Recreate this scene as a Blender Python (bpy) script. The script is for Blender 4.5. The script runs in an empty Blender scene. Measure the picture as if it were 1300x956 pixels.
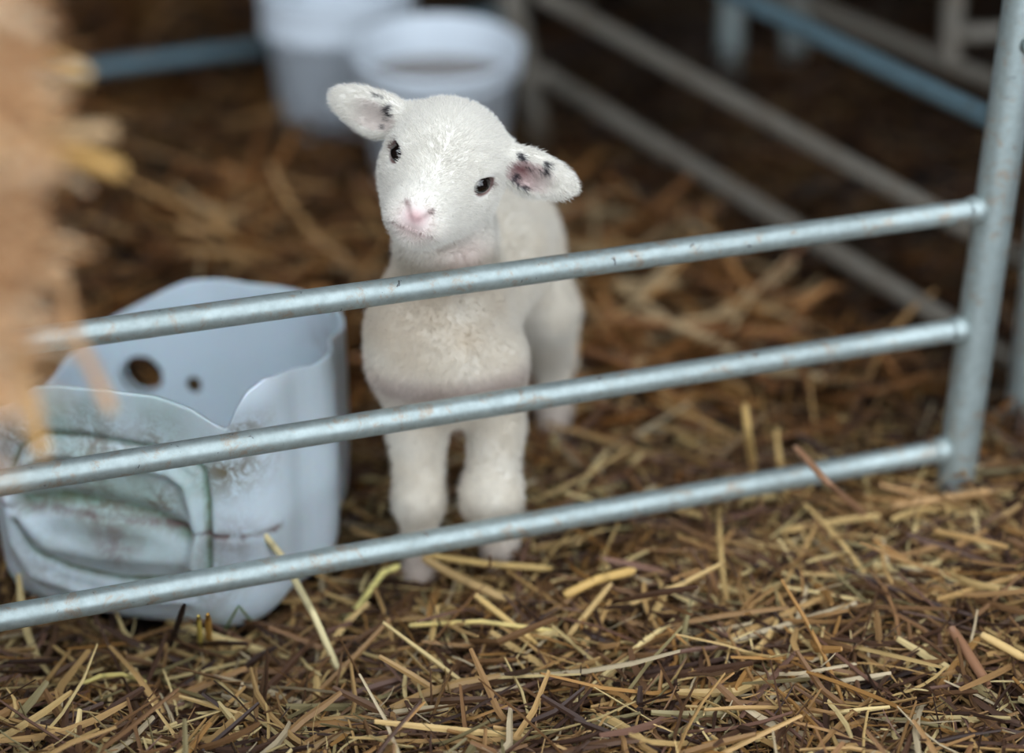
import bpy, math, random
import numpy as np
from mathutils import Vector
random.seed(7); rng = np.random.default_rng(11)
S = bpy.context.scene
COL = S.collection
# ------------------------------------------------------------------ camera
PITCH = math.radians(25.0); CAMH = 0.975; F = 1300*85/36.0
cp, sp = math.cos(PITCH), math.sin(PITCH)
def ray(px, py):
    u = (px-650)/F; v = (py-478)/F
    return np.array([u, cp - v*sp, -sp - v*cp])
CAM = np.array([0, 0, CAMH])
def P(px, py, Y):
    r = ray(px, py); return CAM + r*(Y/r[1])
def PZ(px, py, z):
    r = ray(px, py); return CAM + r*((z-CAMH)/r[2])
def PL(px, py, A, B):          # where a sight line meets the upright plane through A and B
    r = ray(px, py); d = np.array([B[1]-A[1], -(B[0]-A[0])])
    t = (A[0]*d[0]+A[1]*d[1]) / (r[0]*d[0]+r[1]*d[1])
    return CAM + r*t
cam = bpy.data.cameras.new('camera'); co = bpy.data.objects.new('camera', cam); COL.objects.link(co)
co.location = (0, 0, CAMH); co.rotation_euler = (math.radians(90)-PITCH, 0, 0)
cam.lens = 85; cam.sensor_width = 36; cam.clip_start = .05; cam.clip_end = 60
cam.dof.use_dof = True; cam.dof.focus_distance = 1.752; cam.dof.aperture_fstop = 1.85
S.camera = co
# ------------------------------------------------------------------ materials
def srgb(r, g, b):
    f = lambda c: ((c/255)/12.92 if c/255 <= .04045 else ((c/255+.055)/1.055)**2.4)
    return (f(r), f(g), f(b), 1)
class NT:
    def __init__(s, name):
        s.m = bpy.data.materials.new(name); s.m.use_nodes = True
        s.t = s.m.node_tree; s.b = s.t.nodes['Principled BSDF']
    def n(s, typ, **kw):
        x = s.t.nodes.new(typ)
        for k, v in kw.items():
            if k.startswith('i_'):
                x.inputs[k[2:].replace('_', ' ')].default_value = v
            else: setattr(x, k, v)
        return x
    def l(s, a, b): s.t.links.new(a, b)
    def noise(s, scale, detail=4, rough=.6, dist=0, vec=None):
        x = s.n('ShaderNodeTexNoise'); x.inputs['Scale'].default_value = scale; x.inputs['Detail'].default_value = detail
        x.inputs['Roughness'].default_value = rough; x.inputs['Distortion'].default_value = dist
        if vec is None:
            if not hasattr(s, 'tc'): s.tc = s.n('ShaderNodeTexCoord')
            vec = s.tc.outputs['Object']
        s.l(vec, x.inputs['Vector']); return x.outputs['Fac']
    def ramp(s, fac, stops):
        x = s.n('ShaderNodeValToRGB'); e = x.color_ramp.elements
        while len(e) < len(stops): e.new(.5)
        for k, (p, c) in enumerate(stops): e[k].position = p; e[k].color = c
        s.l(fac, x.inputs['Fac']); return x.outputs['Color']
    def mix(s, fac, a, b, mode='MIX'):
        x = s.n('ShaderNodeMix', data_type='RGBA', blend_type=mode)
        for sock, v in ((x.inputs[0], fac), (x.inputs[6], a), (x.inputs[7], b)):
            if hasattr(v, 'links'): s.l(v, sock)
            else: sock.default_value = v
        return x.outputs[2]
    def bump(s, h, strength, dist):
        x = s.n('ShaderNodeBump'); x.inputs['Strength'].default_value = strength; x.inputs['Distance'].default_value = dist
        s.l(h, x.inputs['Height']); s.l(x.outputs['Normal'], s.b.inputs['Normal'])
    def attr(s, name='Col'):
        return s.n('ShaderNodeAttribute', attribute_name=name)
    def set(s, **kw):
        for k, v in kw.items():
            i = s.b.inputs[k.replace('_', ' ')]
            if hasattr(v, 'links'): s.l(v, i)
            else: i.default_value = v
        return s.m
W0 = (0,0,0,1); W1 = (1,1,1,1)
def m_galv(name, c1, c2, dirt, rough=.42, metal=.55):
    t = NT(name)
    base = t.mix(t.noise(60, 5), c1, c2)
    spang = t.mix(t.ramp(t.noise(220, 2), [(.35, (.75,.75,.75,1)), (.65, W1)]), W0, base, 'MULTIPLY')
    spang = t.mix(1.0, base, t.ramp(t.noise(180, 3), [(.3, (.8,.8,.8,1)), (.7, (1,1,1,1))]), 'MULTIPLY')
    d = t.ramp(t.noise(60, 7, .75, .4), [(.535, W0), (.63, (.7,)*3+(1,))])
    c = t.mix(d, spang, dirt)
    d2 = t.ramp(t.noise(120, 6, .75, .5), [(.645, W0), (.68, W1)])
    c = t.mix(d2, c, srgb(52, 44, 46))
    t.bump(t.noise(300, 3), .15, .0006)
    return t.set(Base_Color=c, Metallic=metal, Roughness=t.ramp(t.noise(50, 4), [(.3, (rough-.08,)*3+(1,)), (.7, (rough+.12,)*3+(1,))]))
M_GALV = m_galv('galvanised_steel', srgb(180, 192, 190), srgb(156, 170, 168), srgb(160, 144, 124))
M_GALVD = m_galv('weathered_galvanised_steel', srgb(136, 130, 118), srgb(112, 106, 96), srgb(104, 86, 66), .55, .12)
M_BLUE = m_galv('blue_grey_steel', srgb(112, 136, 144), srgb(92, 118, 128), srgb(88, 90, 86), .4, .3)
def m_attr(name, rough=.6, spec=.3, trans=0.0, sss=0.0, nz=None):
    t = NT(name); c = t.attr().outputs['Color']
    if nz: c = t.mix(1.0, c, t.ramp(t.noise(nz[0], 4), [(.3, (nz[1],)*3+(1,)), (.7, W1)]), 'MULTIPLY')
    t.set(Base_Color=c, Roughness=rough); t.b.inputs['Specular IOR Level'].default_value = spec
    if sss:
        t.b.inputs['Subsurface Weight'].default_value = sss; t.b.inputs['Subsurface Scale'].default_value = .004
        t.b.inputs['Subsurface Radius'].default_value = (1, .6, .45)
    return t.m
M_STRAW = m_attr('dry_straw', .45, .28)
M_SKIN = m_attr('lamb_skin_and_wool', .8, .15, nz=(900, .9))
M_FUR = m_attr('lamb_wool_fibre', .7, .2)
t = NT('trodden_bedding')
M_SOIL = t.set(Base_Color=t.ramp(t.noise(40, 8, .7), [(.3, (.006,.004,.002,1)), (.75, (.035,.02,.011,1))]), Roughness=.9)
t.bump(t.noise(90, 8, .7), 1, .02)
t = NT('white_tub_plastic')
a = t.attr('Col').outputs['Color']
base = t.mix(t.noise(14, 4), srgb(216, 226, 238), srgb(196, 214, 218))
sx = t.n('ShaderNodeSeparateColor'); t.l(a, sx.inputs['Color'])
c = t.mix(t.n('ShaderNodeMath', operation='MULTIPLY').outputs[0], base, base)
def mul(t, x, y):
    m = t.n('ShaderNodeMath', operation='MULTIPLY'); t.l(x, m.inputs[0])
    if hasattr(y, 'links'): t.l(y, m.inputs[1])
    else: m.inputs[1].default_value = y
    return m.outputs[0]
g = mul(t, sx.outputs['Green'], t.ramp(t.noise(22, 5), [(.25, (.5,.5,.5,1)), (.6, W1)]))
c = t.mix(g, base, srgb(112, 146, 118))
sp_ = mul(t, sx.outputs['Red'], t.ramp(t.noise(75, 9, .78, .5), [(.42, W0), (.56, W1)]))
c = t.mix(sp_, c, srgb(104, 92, 66))
sp2 = mul(t, sx.outputs['Blue'], t.ramp(t.noise(40, 9, .75, .8), [(.42, (.25,.25,.25,1)), (.58, W1)]))
c = t.mix(sp2, c, srgb(112, 90, 86))
t.bump(t.noise(45, 5), .25, .003)
M_TUB = t.set(Base_Color=c, Roughness=.42); t.b.inputs['Subsurface Weight'].default_value = .15; t.b.inputs['Subsurface Scale'].default_value = .01
def m_plain(name, c, rough=.5, metal=0, nz=20, var=.85, spec=.5, trans=0):
    t = NT(name)
    col = t.mix(1.0, c, t.ramp(t.noise(nz, 5), [(.3, (var,)*3+(1,)), (.7, W1)]), 'MULTIPLY')
    t.set(Base_Color=col, Roughness=rough, Metallic=metal); t.b.inputs['Specular IOR Level'].default_value = spec
    return t.m
M_BUCKET = m_plain('white_bucket_plastic', srgb(222, 232, 240), .4, nz=12, var=.9)
M_WATER = m_plain('cloudy_water', srgb(126, 114, 104), .2, nz=30, var=.92)
M_EYE = m_plain('dark_lamb_eye', srgb(20, 13, 11), .04, nz=200, var=.6, spec=.8)
M_HOOF = m_plain('grey_hoof_horn', srgb(120, 116, 126), .55, nz=120, var=.7)
M_WOOD = m_plain('dark_barn_boards', srgb(70, 54, 42), .85, nz=9, var=.5)
M_TWINE = m_plain('orange_baler_twine', srgb(196, 120, 60), .7, nz=200, var=.7)
M_BALE = m_plain('packed_straw', srgb(176, 136, 92), .9, nz=70, var=.45)
M_BRAN = m_plain('stain_brown', srgb(60, 44, 34), .9)
# ------------------------------------------------------------------ helpers
def mesh(name, v, f, m, parent=None, smooth=True, col=None, attr='Col'):
    me = bpy.data.meshes.new(name)
    v = np.asarray(v, dtype=np.float32); 
    if isinstance(f, np.ndarray):
        nf, k = f.shape
        me.vertices.add(len(v)); me.vertices.foreach_set('co', v.ravel())
        me.loops.add(nf*k); me.loops.foreach_set('vertex_index', f.astype(np.int32).ravel())
        me.polygons.add(nf); me.polygons.foreach_set('loop_start', np.arange(0, nf*k, k, dtype=np.int32))
        me.update(calc_edges=True)
    else:
        me.from_pydata([tuple(map(float, p)) for p in v], [], [tuple(int(i) for i in q) for q in f]); me.update()
    me.polygons.foreach_set('use_smooth', np.full(len(me.polygons), smooth))
    if col is not None:
        a = me.color_attributes.new(attr, 'FLOAT_COLOR', 'POINT')
        c = np.ones((len(v), 4), np.float32); c[:, :3] = np.asarray(col)[:, :3]
        a.data.foreach_set('color', c.ravel())
    me.materials.append(m)
    o = bpy.data.objects.new(name, me); COL.objects.link(o)
    if parent is not None: o.parent = parent
    return o
def tag(o, label, cat, group=None, kind=None):
    o['label'] = label; o['category'] = cat
    if group: o['group'] = group
    if kind: o['kind'] = kind
    return o
def empty(name, loc=(0, 0, 0)):
    o = bpy.data.objects.new(name, None); COL.objects.link(o); o.location = [float(q) for q in loc]; o.empty_display_size = .05; return o
def tube(pts, radii, seg=24, cap=True):
    pts = np.asarray(pts, float); n = len(pts); radii = np.broadcast_to(radii, (n,))
    V = []; Fc = []
    tan = np.gradient(pts, axis=0); tan /= np.linalg.norm(tan, axis=1)[:, None]
    up = np.array([0, 0, 1.]) if abs(tan[0][2]) < .9 else np.array([0, 1., 0])
    for i in range(n):
        a = np.cross(tan[i], up); a /= np.linalg.norm(a); b = np.cross(a, tan[i])
        for k in range(seg):
            th = 2*math.pi*k/seg
            V.append(pts[i] + radii[i]*(math.cos(th)*a + math.sin(th)*b))
    for i in range(n-1):
        for k in range(seg):
            k2 = (k+1) % seg
            Fc.append((i*seg+k, i*seg+k2, (i+1)*seg+k2, (i+1)*seg+k))
    if cap:
        Fc.append(tuple(range(seg))); Fc.append(tuple(range((n-1)*seg, n*seg))[::-1])
    return V, Fc
def join(*vf):
    V = []; Fc = []
    for v, f in vf:
        o = len(V); V += list(v); Fc += [tuple(i+o for i in q) for q in f]
    return V, Fc
def lathe(prof, seg=64, c=(0, 0, 0)):
    V = []; Fc = []
    for r, z in prof:
        for k in range(seg):
            th = 2*math.pi*k/seg; V.append((c[0]+r*math.cos(th), c[1]+r*math.sin(th), c[2]+z))
    for i in range(len(prof)-1):
        for k in range(seg):
            k2 = (k+1) % seg; Fc.append((i*seg+k, i*seg+k2, (i+1)*seg+k2, (i+1)*seg+k))
    return V, Fc
def box(x0, x1, y0, y1, z0, z1):
    V = [(x, y, z) for x in (x0, x1) for y in (y0, y1) for z in (z0, z1)]
    return V, [(0,1,3,2), (4,6,7,5), (0,4,5,1), (2,3,7,6), (0,2,6,4), (1,5,7,3)]
# value noise for the ground and the bales
_g = rng.random((64, 64)).astype(np.float32)
def vnoise(x, y):
    xi = np.floor(x).astype(int); yi = np.floor(y).astype(int); fx = x-xi; fy = y-yi
    fx = fx*fx*(3-2*fx); fy = fy*fy*(3-2*fy)
    g = lambda a, b: _g[a % 64, b % 64]
    return (g(xi, yi)*(1-fx)+g(xi+1, yi)*fx)*(1-fy)+(g(xi, yi+1)*(1-fx)+g(xi+1, yi+1)*fx)*fy
def ground(x, y):
    h = .014*vnoise(x*9+3, y*9+5) + .008*vnoise(x*23, y*23) - .024
    h = h - .026/(1+np.exp((x+.08)/.03))*np.exp(-((y-1.62)/.14)**2)
    h = h + .020*np.exp(-(((x-.42)/.22)**2 + ((y-1.70)/.25)**2))          # bedding heaped at the gate foot
    h = h + .05*np.clip((y-2.2)/1.5, 0, 1)*(vnoise(x*4+9, y*4)-.35)
    h = h - .012*np.exp(-(((x+.28)/.2)**2 + ((y-1.78)/.22)**2))
    return h
# ------------------------------------------------------------------ setting
n = 160
gx, gy = np.meshgrid(np.linspace(-1.6, 1.9, n), np.linspace(.3, 4.4, n))
gz = ground(gx, gy) - .004
idx = np.arange(n*n).reshape(n, n)
mesh('floor', np.stack([gx, gy, gz], -1).reshape(-1, 3), np.stack([idx[:-1, :-1], idx[:-1, 1:], idx[1:, 1:], idx[1:, :-1]], -1).reshape(-1, 4), M_SOIL)['kind'] = 'structure'
def boards(name, vf):  # barn shell out of view, added so daylight falls off towards the back
    o = mesh(name, *vf, M_WOOD, smooth=False); o['kind'] = 'structure'; return o
boards('shade_ceiling', box(-3.0, 3.2, 1.45, 4.6, 2.3, 2.36))  # unseen roof added to shade the pen, front edge placed to dim the background
boards('wall_back', box(-3.0, 3.2, 4.4, 4.46, -.06, 2.3))
boards('wall_left', box(-3.06, -3.0, -.3, 4.46, -.06, 2.36))
boards('wall_right', box(3.2, 3.26, -.3, 4.46, -.06, 2.36))
# outer yard beyond the bedding
mesh('floor_yard', *box(-3.0, 3.2, -2.5, 4.4, -.09, -.05), M_SOIL, smooth=False)['kind'] = 'structure'
CORN = np.array([[-.420, 1.685], [-.186, 1.622], [-.120, 1.905], [-.385, 1.975]])   # footprint of the cut drum
# ------------------------------------------------------------------ straw
PAL_NEAR = np.array([srgb(*c)[:3] for c in [(232,206,146),(212,178,118),(190,152,98),(162,124,80),(136,100,66),(108,78,54),(204,184,148),(148,134,94),(88,62,46),(68,48,38),(176,130,74),(124,92,76)]])
W_NEAR = np.array([.08,.09,.11,.12,.13,.12,.05,.05,.11,.11,.06,.06])
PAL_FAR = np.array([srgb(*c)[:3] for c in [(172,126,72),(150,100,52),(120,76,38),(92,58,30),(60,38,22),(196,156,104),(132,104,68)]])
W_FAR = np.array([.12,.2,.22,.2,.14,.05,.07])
def straw_mesh(cx, cy, cz, az, pit, L, W, colr, bend=.07, st=5, name='straw', par=None):
    N = len(cx)
    d = np.stack([np.cos(az)*np.cos(pit), np.sin(az)*np.cos(pit), np.sin(pit)], -1)
    side = np.stack([-np.sin(az), np.cos(az), np.zeros(N)], -1)
    up = np.cross(d, side)
    rot = rng.uniform(0, math.pi, N)[:, None]
    a = side*np.cos(rot)+up*np.sin(rot); b = -side*np.sin(rot)+up*np.cos(rot)
    bd = (rng.normal(0, bend, N)*L)[:, None]; bu = (rng.normal(0, bend*.6, N)*L)[:, None]
    kink = rng.random(N) < .12; kpos = rng.uniform(-.4, .4, N); kamt = rng.normal(0, .5, N)
    C = np.stack([cx, cy, cz], -1)
    ts = np.linspace(-1, 1, st); V = np.zeros((N, st, 4, 3), np.float32)
    for i, tt in enumerate(ts):
        k = (np.where(kink, np.maximum(0, tt-kpos)*kamt, 0)*L/2)[:, None]
        c = C + d*(tt*L/2)[:, None] + side*(bd*tt*tt + k) + up*bu*(tt*tt)
        w = (W*(1 - .35*(abs(tt) > .9)))[:, None]
        for j, (ca, cb) in enumerate(((1, 0), (0, .45), (-1, 0), (0, -.45))):
            V[:, i, j] = c + a*w*ca*.5 + b*w*cb*.5
    base = (np.arange(N)*st*4)[:, None]
    q = []
    for i in range(st-1):
        for j in range(4):
            j2 = (j+1) % 4
            q.append([i*4+j, i*4+j2, (i+1)*4+j2, (i+1)*4+j])
    q.append([0, 3, 2, 1]); e = (st-1)*4; q.append([e, e+1, e+2, e+3])
    Fq = (base[:, :, None] + np.array(q)[None]).reshape(-1, 4)
    cc = np.repeat(colr[:, None, :], st*4, 1)
    grad = (1 + .12*rng.normal(size=(N, 1, 1)))*np.ones((1, st*4, 1))
    return mesh(name, V.reshape(-1, 3), Fq, M_STRAW, par, smooth=False, col=np.clip(cc*grad, 0, 1).reshape(-1, 3))
def bedding(name, N, sample, Lr, Wr, pal, w, lift, pit_s, label):
    x, y = sample(N); L = rng.uniform(*Lr, N)*rng.choice([.6, 1, 1.3], N); W = rng.uniform(*Wr, N)
    z = ground(x, y) + lift*rng.random(N)**1.3
    pit = rng.normal(0, pit_s, N); pit = np.clip(pit, -.9, .9)
    z = z + np.abs(np.sin(pit))*L*.22
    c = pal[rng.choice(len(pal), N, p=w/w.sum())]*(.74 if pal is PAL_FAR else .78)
    patchy = vnoise(x*6+20, y*6+4); beyond = 1/(1+np.exp(-((x-.036)*.805+(y-2.79)*.419)/.02))      # old straw past the side hurdle, darkened further to stand in for dim light
    c = c*(np.clip(1.3-.75*patchy - .3*np.clip((y-2.3)/.8, 0, 1), .15, 1.1)*(1-.66*beyond))[:, None]  # light falling off towards the back is partly put into the straw colour
    # keep the lamb's legs and the tub clear
    ins = np.ones(N, bool)
    for i in range(4):
        a = CORN[i]; b = CORN[(i+1) % 4]; e = (b-a)/np.linalg.norm(b-a)
        ins &= ((x-a[0])*-e[1] + (y-a[1])*e[0]) > .016
    keep = ~ins
    m = keep
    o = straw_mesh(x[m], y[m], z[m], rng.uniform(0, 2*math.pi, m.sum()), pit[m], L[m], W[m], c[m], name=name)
    return o
def trap(y0, y1, power=1.0, margin=.22):
    def f(N):
        y = y0 + (y1-y0)*rng.random(N)**power
        half = .235*(y*cp + .975*sp) + margin
        return rng.uniform(-1, 1, N)*half, y
    return f
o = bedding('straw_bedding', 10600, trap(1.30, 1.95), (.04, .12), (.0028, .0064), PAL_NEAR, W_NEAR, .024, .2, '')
tag(o, 'golden brown loose straw bedding strewn across the front of the pen', 'straw', kind='stuff')
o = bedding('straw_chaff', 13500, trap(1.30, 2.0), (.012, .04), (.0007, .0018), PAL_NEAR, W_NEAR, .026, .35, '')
tag(o, 'fine chopped chaff mixed between the straw near the front gate', 'chaff', kind='stuff')
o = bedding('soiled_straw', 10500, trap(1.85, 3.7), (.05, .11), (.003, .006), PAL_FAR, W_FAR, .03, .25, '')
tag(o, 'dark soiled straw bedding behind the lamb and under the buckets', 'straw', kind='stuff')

def heap(N):
    x = rng.normal(.20, .16, N); y = rng.normal(2.22, .22, N); ok = (((x-.036)*.805+(y-2.79)*.419) < -.03) & (y > 1.98)
    x[~ok] = rng.uniform(-.35, .1, (~ok).sum()); y[~ok] = rng.uniform(2.15, 2.6, (~ok).sum()); return x, y
PAL_HEAP = np.array([srgb(*c)[:3] for c in [(206,160,104),(178,126,72),(152,102,56),(196,168,126),(122,80,44)]])
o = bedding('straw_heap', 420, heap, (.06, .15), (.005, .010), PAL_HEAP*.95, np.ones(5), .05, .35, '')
tag(o, 'looser golden straw heaped inside the pen right of the lamb', 'straw', kind='stuff')
# ------------------------------------------------------------------ hurdles
R = .0097
def post(root, base, top, r=.0165, m=M_GALV, name='post'):
    base = np.asarray(base, float); top = np.asarray(top, float); d = (top-base)/np.linalg.norm(top-base)
    pts = [base, base+d*.002] + [base+d*t_ for t_ in np.linspace(.01, np.linalg.norm(top-base)-.004, 6)] + [top-d*.002, top]
    rr = [r*.9, r] + [r]*6 + [r, r*.85]
    return mesh(name, *tube(pts, rr, 32), m, root)
def rail(root, a, b, r=R, m=M_GALV, collar=None):
    a = np.asarray(a, float); b = np.asarray(b, float)
    vf = tube([a+(b-a)*t_ for t_ in np.linspace(0, 1, 12)], r, 28)
    o = mesh('rail', *vf, m, root)
    if collar is not None:
        d = (b-a)/np.linalg.norm(b-a); c = np.asarray(collar, float)
        w = mesh('weld', *tube([c-d*.008, c-d*.005, c, c+d*.005, c+d*.008], [r*1.02, r*1.12, r*1.25, r*1.18, r*1.02], 24), m, o)
    return o
# front hurdle: the plane it stands in
FA = PZ(0, 785, .075); FB = PZ(1190, 573, .06)
def fg(px, py): return PL(px, py, FA, FB)
root = empty('livestock_hurdle', (float(fg(1208, 605)[0]), float(fg(1208, 605)[1]), 0.0))
tag(root, 'galvanised tube hurdle with long rails crossing in front of the lamb', 'gate', 'sheep hurdles around the pen')
root_loc = np.array(root.location)
def rel(p): return np.asarray(p, float)-root_loc
pb, pt = fg(1211, 618), fg(1293, 50)
pdir = (pt-pb)/np.linalg.norm(pt-pb)
post(root, rel(pb-pdir*.03), rel(pb+pdir*.95))
def onpost(t_): return pb+pdir*t_
ends = []
for (x0, y0, x1, y1) in ((0, 785, 1196, 572), (0, 613, 1226, 417), (50, 431, 1250, 265)):
    a, b = fg(x0, y0), fg(x1, y1); d = (b-a)/np.linalg.norm(b-a)
    a2 = a - d*(a[0]+.85)/d[0]
    # run to the post's axis
    A2 = np.array([[d[0], -pdir[0]], [d[2], -pdir[2]]]); s = np.linalg.solve(A2, np.array([pb[0]-a[0], pb[2]-a[2]]))
    e = a + d*s[0]
    rail(root, rel(a2), rel(e), collar=rel(e-d*.0185)); ends.append((a2, e, d))
a2, e = ends[2][0]+np.array([0, 0, .36]), onpost(.62)
rail(root, rel(a2), rel(e))
post(root, rel(ends[0][0]*[1, 1, 0]+[0, 0, -.02]), rel(ends[0][0]*[1, 1, 0]+[0, 0, .9]))
# small screw near each rail end, and the bolt through the post
for (px, py) in ((1232, 271), (1208, 421)):
    c = fg(px, py); n_ = -np.array([FB[1]-FA[1], -(FB[0]-FA[0]), 0]); n_ = -n_/np.linalg.norm(n_); n_ = n_ if n_[1] < 0 else -n_
    c = c+n_*(R-.0005)
    mesh('rivet', *tube([rel(c), rel(c+n_*.001)], .0022, 12), m_plain('dark_rivet', srgb(40, 40, 40), .6), root)
c = onpost(np.linalg.norm(fg(1290, 58)-pb)); n_ = np.array([.55, -.78, .3]); n_ /= np.linalg.norm(n_)
c = fg(1288, 58)
mesh('bolt', *join(tube([rel(c), rel(c+n_*.0185)], .0085, 24), tube([rel(c+n_*.0185), rel(c+n_*.021), rel(c+n_*.0245)], [.0068, .0068, .0055], 6)), M_GALV, root)
# side hurdle
SL = PZ(688, 170, 0); SR = PZ(1297, 540, 0)
def sg(px, py): return PL(px, py, SL, SR)
root = empty('livestock_hurdle', (float(SR[0]), float(SR[1]), 0)); root_loc = np.array(root.location)
tag(root, 'weathered hurdle running back from the right-hand post to the white bucket', 'gate', 'sheep hurdles around the pen')
post(root, rel(SR-[0, 0, .03]), rel(SR+[.012, 0, .9]), m=M_GALV)
pl = np.array(P(655, 0, SL[1])); 
post(root, rel(SL-[0, 0, .03]), rel(SL+(pl-SL)/np.linalg.norm(pl-SL)*.9), r=.015, m=M_GALVD)
for (x0, y0, x1, y1, m) in ((690, 95, 1190, 400, M_GALVD), (700, 0, 1220, 287, M_GALVD), (945, 0, 1255, 150, M_BLUE)):
    a, b = sg(x0, y0), sg(x1, y1); d = (b-a)/np.linalg.norm(b-a)
    e0 = a + d*((SL[0]-.0-a[0])/d[0]); e1 = a + d*((SR[0]-a[0])/d[0])
    rail(root, rel(e0), rel(e1), m=m, r=.0105)
rail(root, rel(SL+[-.03, 0, .62]), rel(SR+[0, 0, .62]), m=M_GALVD, r=.0105)
# back hurdle on the left
BA = PZ(110, 88, .06); BB = PZ(640, 20, .06)
root = empty('livestock_hurdle', (float(BB[0]), float(BB[1]), 0)); root_loc = np.array(root.location)
tag(root, 'blue-grey hurdle at the back left behind the buckets, one low rail showing', 'gate', 'sheep hurdles around the pen')
d = (BB-BA)/np.linalg.norm(BB-BA); e0 = BA-d*.65
for dz in (0, .16, .31, .5):
    rail(root, rel(e0+[0, 0, dz]), rel(BB+[0, 0, dz]), m=M_BLUE, r=.0105)
for q in (e0, BB): post(root, rel(q*[1, 1, 0]+[0, 0, -.03]), rel(q*[1, 1, 0]+[0, 0, .75]), r=.0145, m=M_GALVD)
# far hurdle on the right (diagonal rail and brace)
FA3 = PZ(1008, 0, .12); FB3 = PZ(1262, 104, .12)
root = empty('livestock_hurdle', (float(FB3[0]), float(FB3[1]), 0)); root_loc = np.array(root.location)
tag(root, 'dark grey hurdle beyond the side hurdle with an upright brace, top right', 'gate', 'sheep hurdles around the pen')
d = (FB3-FA3)/np.linalg.norm(FB3-FA3); e0 = FA3-d*.5; e1 = FB3+d*.22
for dz in (0, .2, .4): rail(root, rel(e0+[0, 0, dz]), rel(e1+[0, 0, dz]), m=M_GALVD)
for q in (e0, e1): post(root, rel(q*[1, 1, 0]+[0, 0, -.03]), rel(q*[1, 1, 0]+[0, 0, .72]), r=.0145, m=M_GALVD)
q = PL(1205, 82, FA3, FB3); post(root, rel(q), rel(q*[1, 1, 0]+[0, 0, .52]), r=.0125, m=M_GALVD, name='brace')
q2 = P(1205, 44, q[1]); rail(root, rel(q2), rel(q2+[.3, .05, 0]), m=M_GALVD)
# farthest hurdle: two feet showing
H4 = [PZ(925, 92, 0), PZ(1006, 78, 0)]
root = empty('livestock_hurdle', H4[0]*[1, 1, 0]); root_loc = np.array(root.location)
tag(root, 'farthest hurdle, only its two pale grey feet showing near the top', 'gate', 'sheep hurdles around the pen')
for q in H4: post(root, rel(q*[1, 1, 0]+[0, 0, -.03]), rel(q*[1, 1, 0]+[0, 0, .75]), r=.0165, m=M_GALV)
for z in (.22, .4, .6): rail(root, rel(H4[0]*[1, 1, 0]+[0, 0, z]), rel(H4[1]*[1, 1, 0]+[0, 0, z]))
# ------------------------------------------------------------------ buckets
def bucket(c, r, h, label, band, water, wlabel, handle_ang, tilt=0.0):
    root = empty('bucket', c); tag(root, label, 'bucket', 'white buckets at the back of the pen')
    rb = r*.74
    rr = lambda z: rb + (r*.955-rb)*z/h
    prof = [(0.001, 0), (rb*.9, 0), (rb, .005), (rr(h-band), h-band), (rr(h-band)+.0015, h-band+.001), (r*.985, h-band+.004), (r*.99, h-band+.012),
            (r*.975, h-band+.016), (r*.985, h-.014), (r*1.0, h-.008), (r*1.01, h-.004), (r*1.0, h), (r*.965, h), (r*.95, h-.004), (rr(h-.02)-.003, h-.02), (rb-.003, .012), (0.001, .010)]
    mesh('bucket_shell', *lathe(prof, 72), M_BUCKET, root)
    root.rotation_euler = (tilt, 0, 0)
    hr = r*1.02; pts = []
    for k in range(25):
        th = math.pi*k/24; x = hr*math.cos(th); y = -hr*math.sin(th)*.98
        ca, sa = math.cos(handle_ang), math.sin(handle_ang)
        pts.append((x*ca-y*sa, x*sa+y*ca, h-.022-.05*math.sin(th)))
    mesh('handle', *tube(pts, .0022, 10), M_GALVD, root)
    wv, wf = lathe([(0.0005, 0), (rr(water)*.5, 0), (rr(water)-.0035, 0)], 64)
    w = mesh('bucket_water', wv, wf, M_WATER); w.location = (c[0], c[1]-(c[2]+water)*math.sin(tilt), c[2]+water)
    tag(w, wlabel, 'water', kind='stuff')
b2 = P(555, 52, 2.62); r2 = .5*226/F*(2.62*cp+(CAMH-b2[2])*sp)*.97
bucket((float(b2[0]), 2.62, -.005), r2, float(b2[2])+.005, 'white plastic bucket of water directly behind the lamb\'s head', .030, float(b2[2])*.80, 'cloudy grey water filling the bucket behind the lamb\'s head', 2.6, math.radians(5.5))
b1 = P(428, -16, 2.84); r1 = .5*206/F*(2.84*cp+(CAMH-b1[2])*sp)*.98
bucket((float(b1[0]), 2.84, -.03), r1, float(b1[2])+.03, 'white wide-banded bucket cut by the top edge, left of the other', .055, float(b1[2])*.5, 'water low inside the bucket cut by the top edge', 2.9)
# ------------------------------------------------------------------ tub
def rim_pt(px, py, Y): return P(px, py, Y)
rad = [.05, .070, .100, .07]
per = []
for i in range(4):
    p = CORN[i]; a = CORN[i-1]-p; b = CORN[(i+1) % 4]-p; lb = np.linalg.norm(b); a /= np.linalg.norm(a); b /= lb
    for t_ in np.linspace(0, 1, 18):
        per.append((1-t_)**2*(p+a*rad[i]) + 2*t_*(1-t_)*p + t_**2*(p+b*rad[i]))
    u0, u1 = rad[i], lb-rad[(i+1) % 4]; nb_ = np.array([b[1], -b[0]])
    for t_ in np.linspace(0, 1, 12)[1:-1]:
        per.append(p+b*(u0+(u1-u0)*t_) + nb_*(.004, .015, .008, .004)[i]*math.sin(math.pi*t_)**2)
per = np.array(per); per = np.vstack([per, per[:1]])
seg = np.linalg.norm(np.diff(per, axis=0), axis=1); s = np.concatenate([[0], np.cumsum(seg)]); LP = s[-1]
NS = 460; ss = np.arange(NS)/NS*LP
PX = np.interp(ss, s, per[:, 0]); PY = np.interp(ss, s, per[:, 1])
cen = np.array([PX.mean(), PY.mean()])
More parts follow.
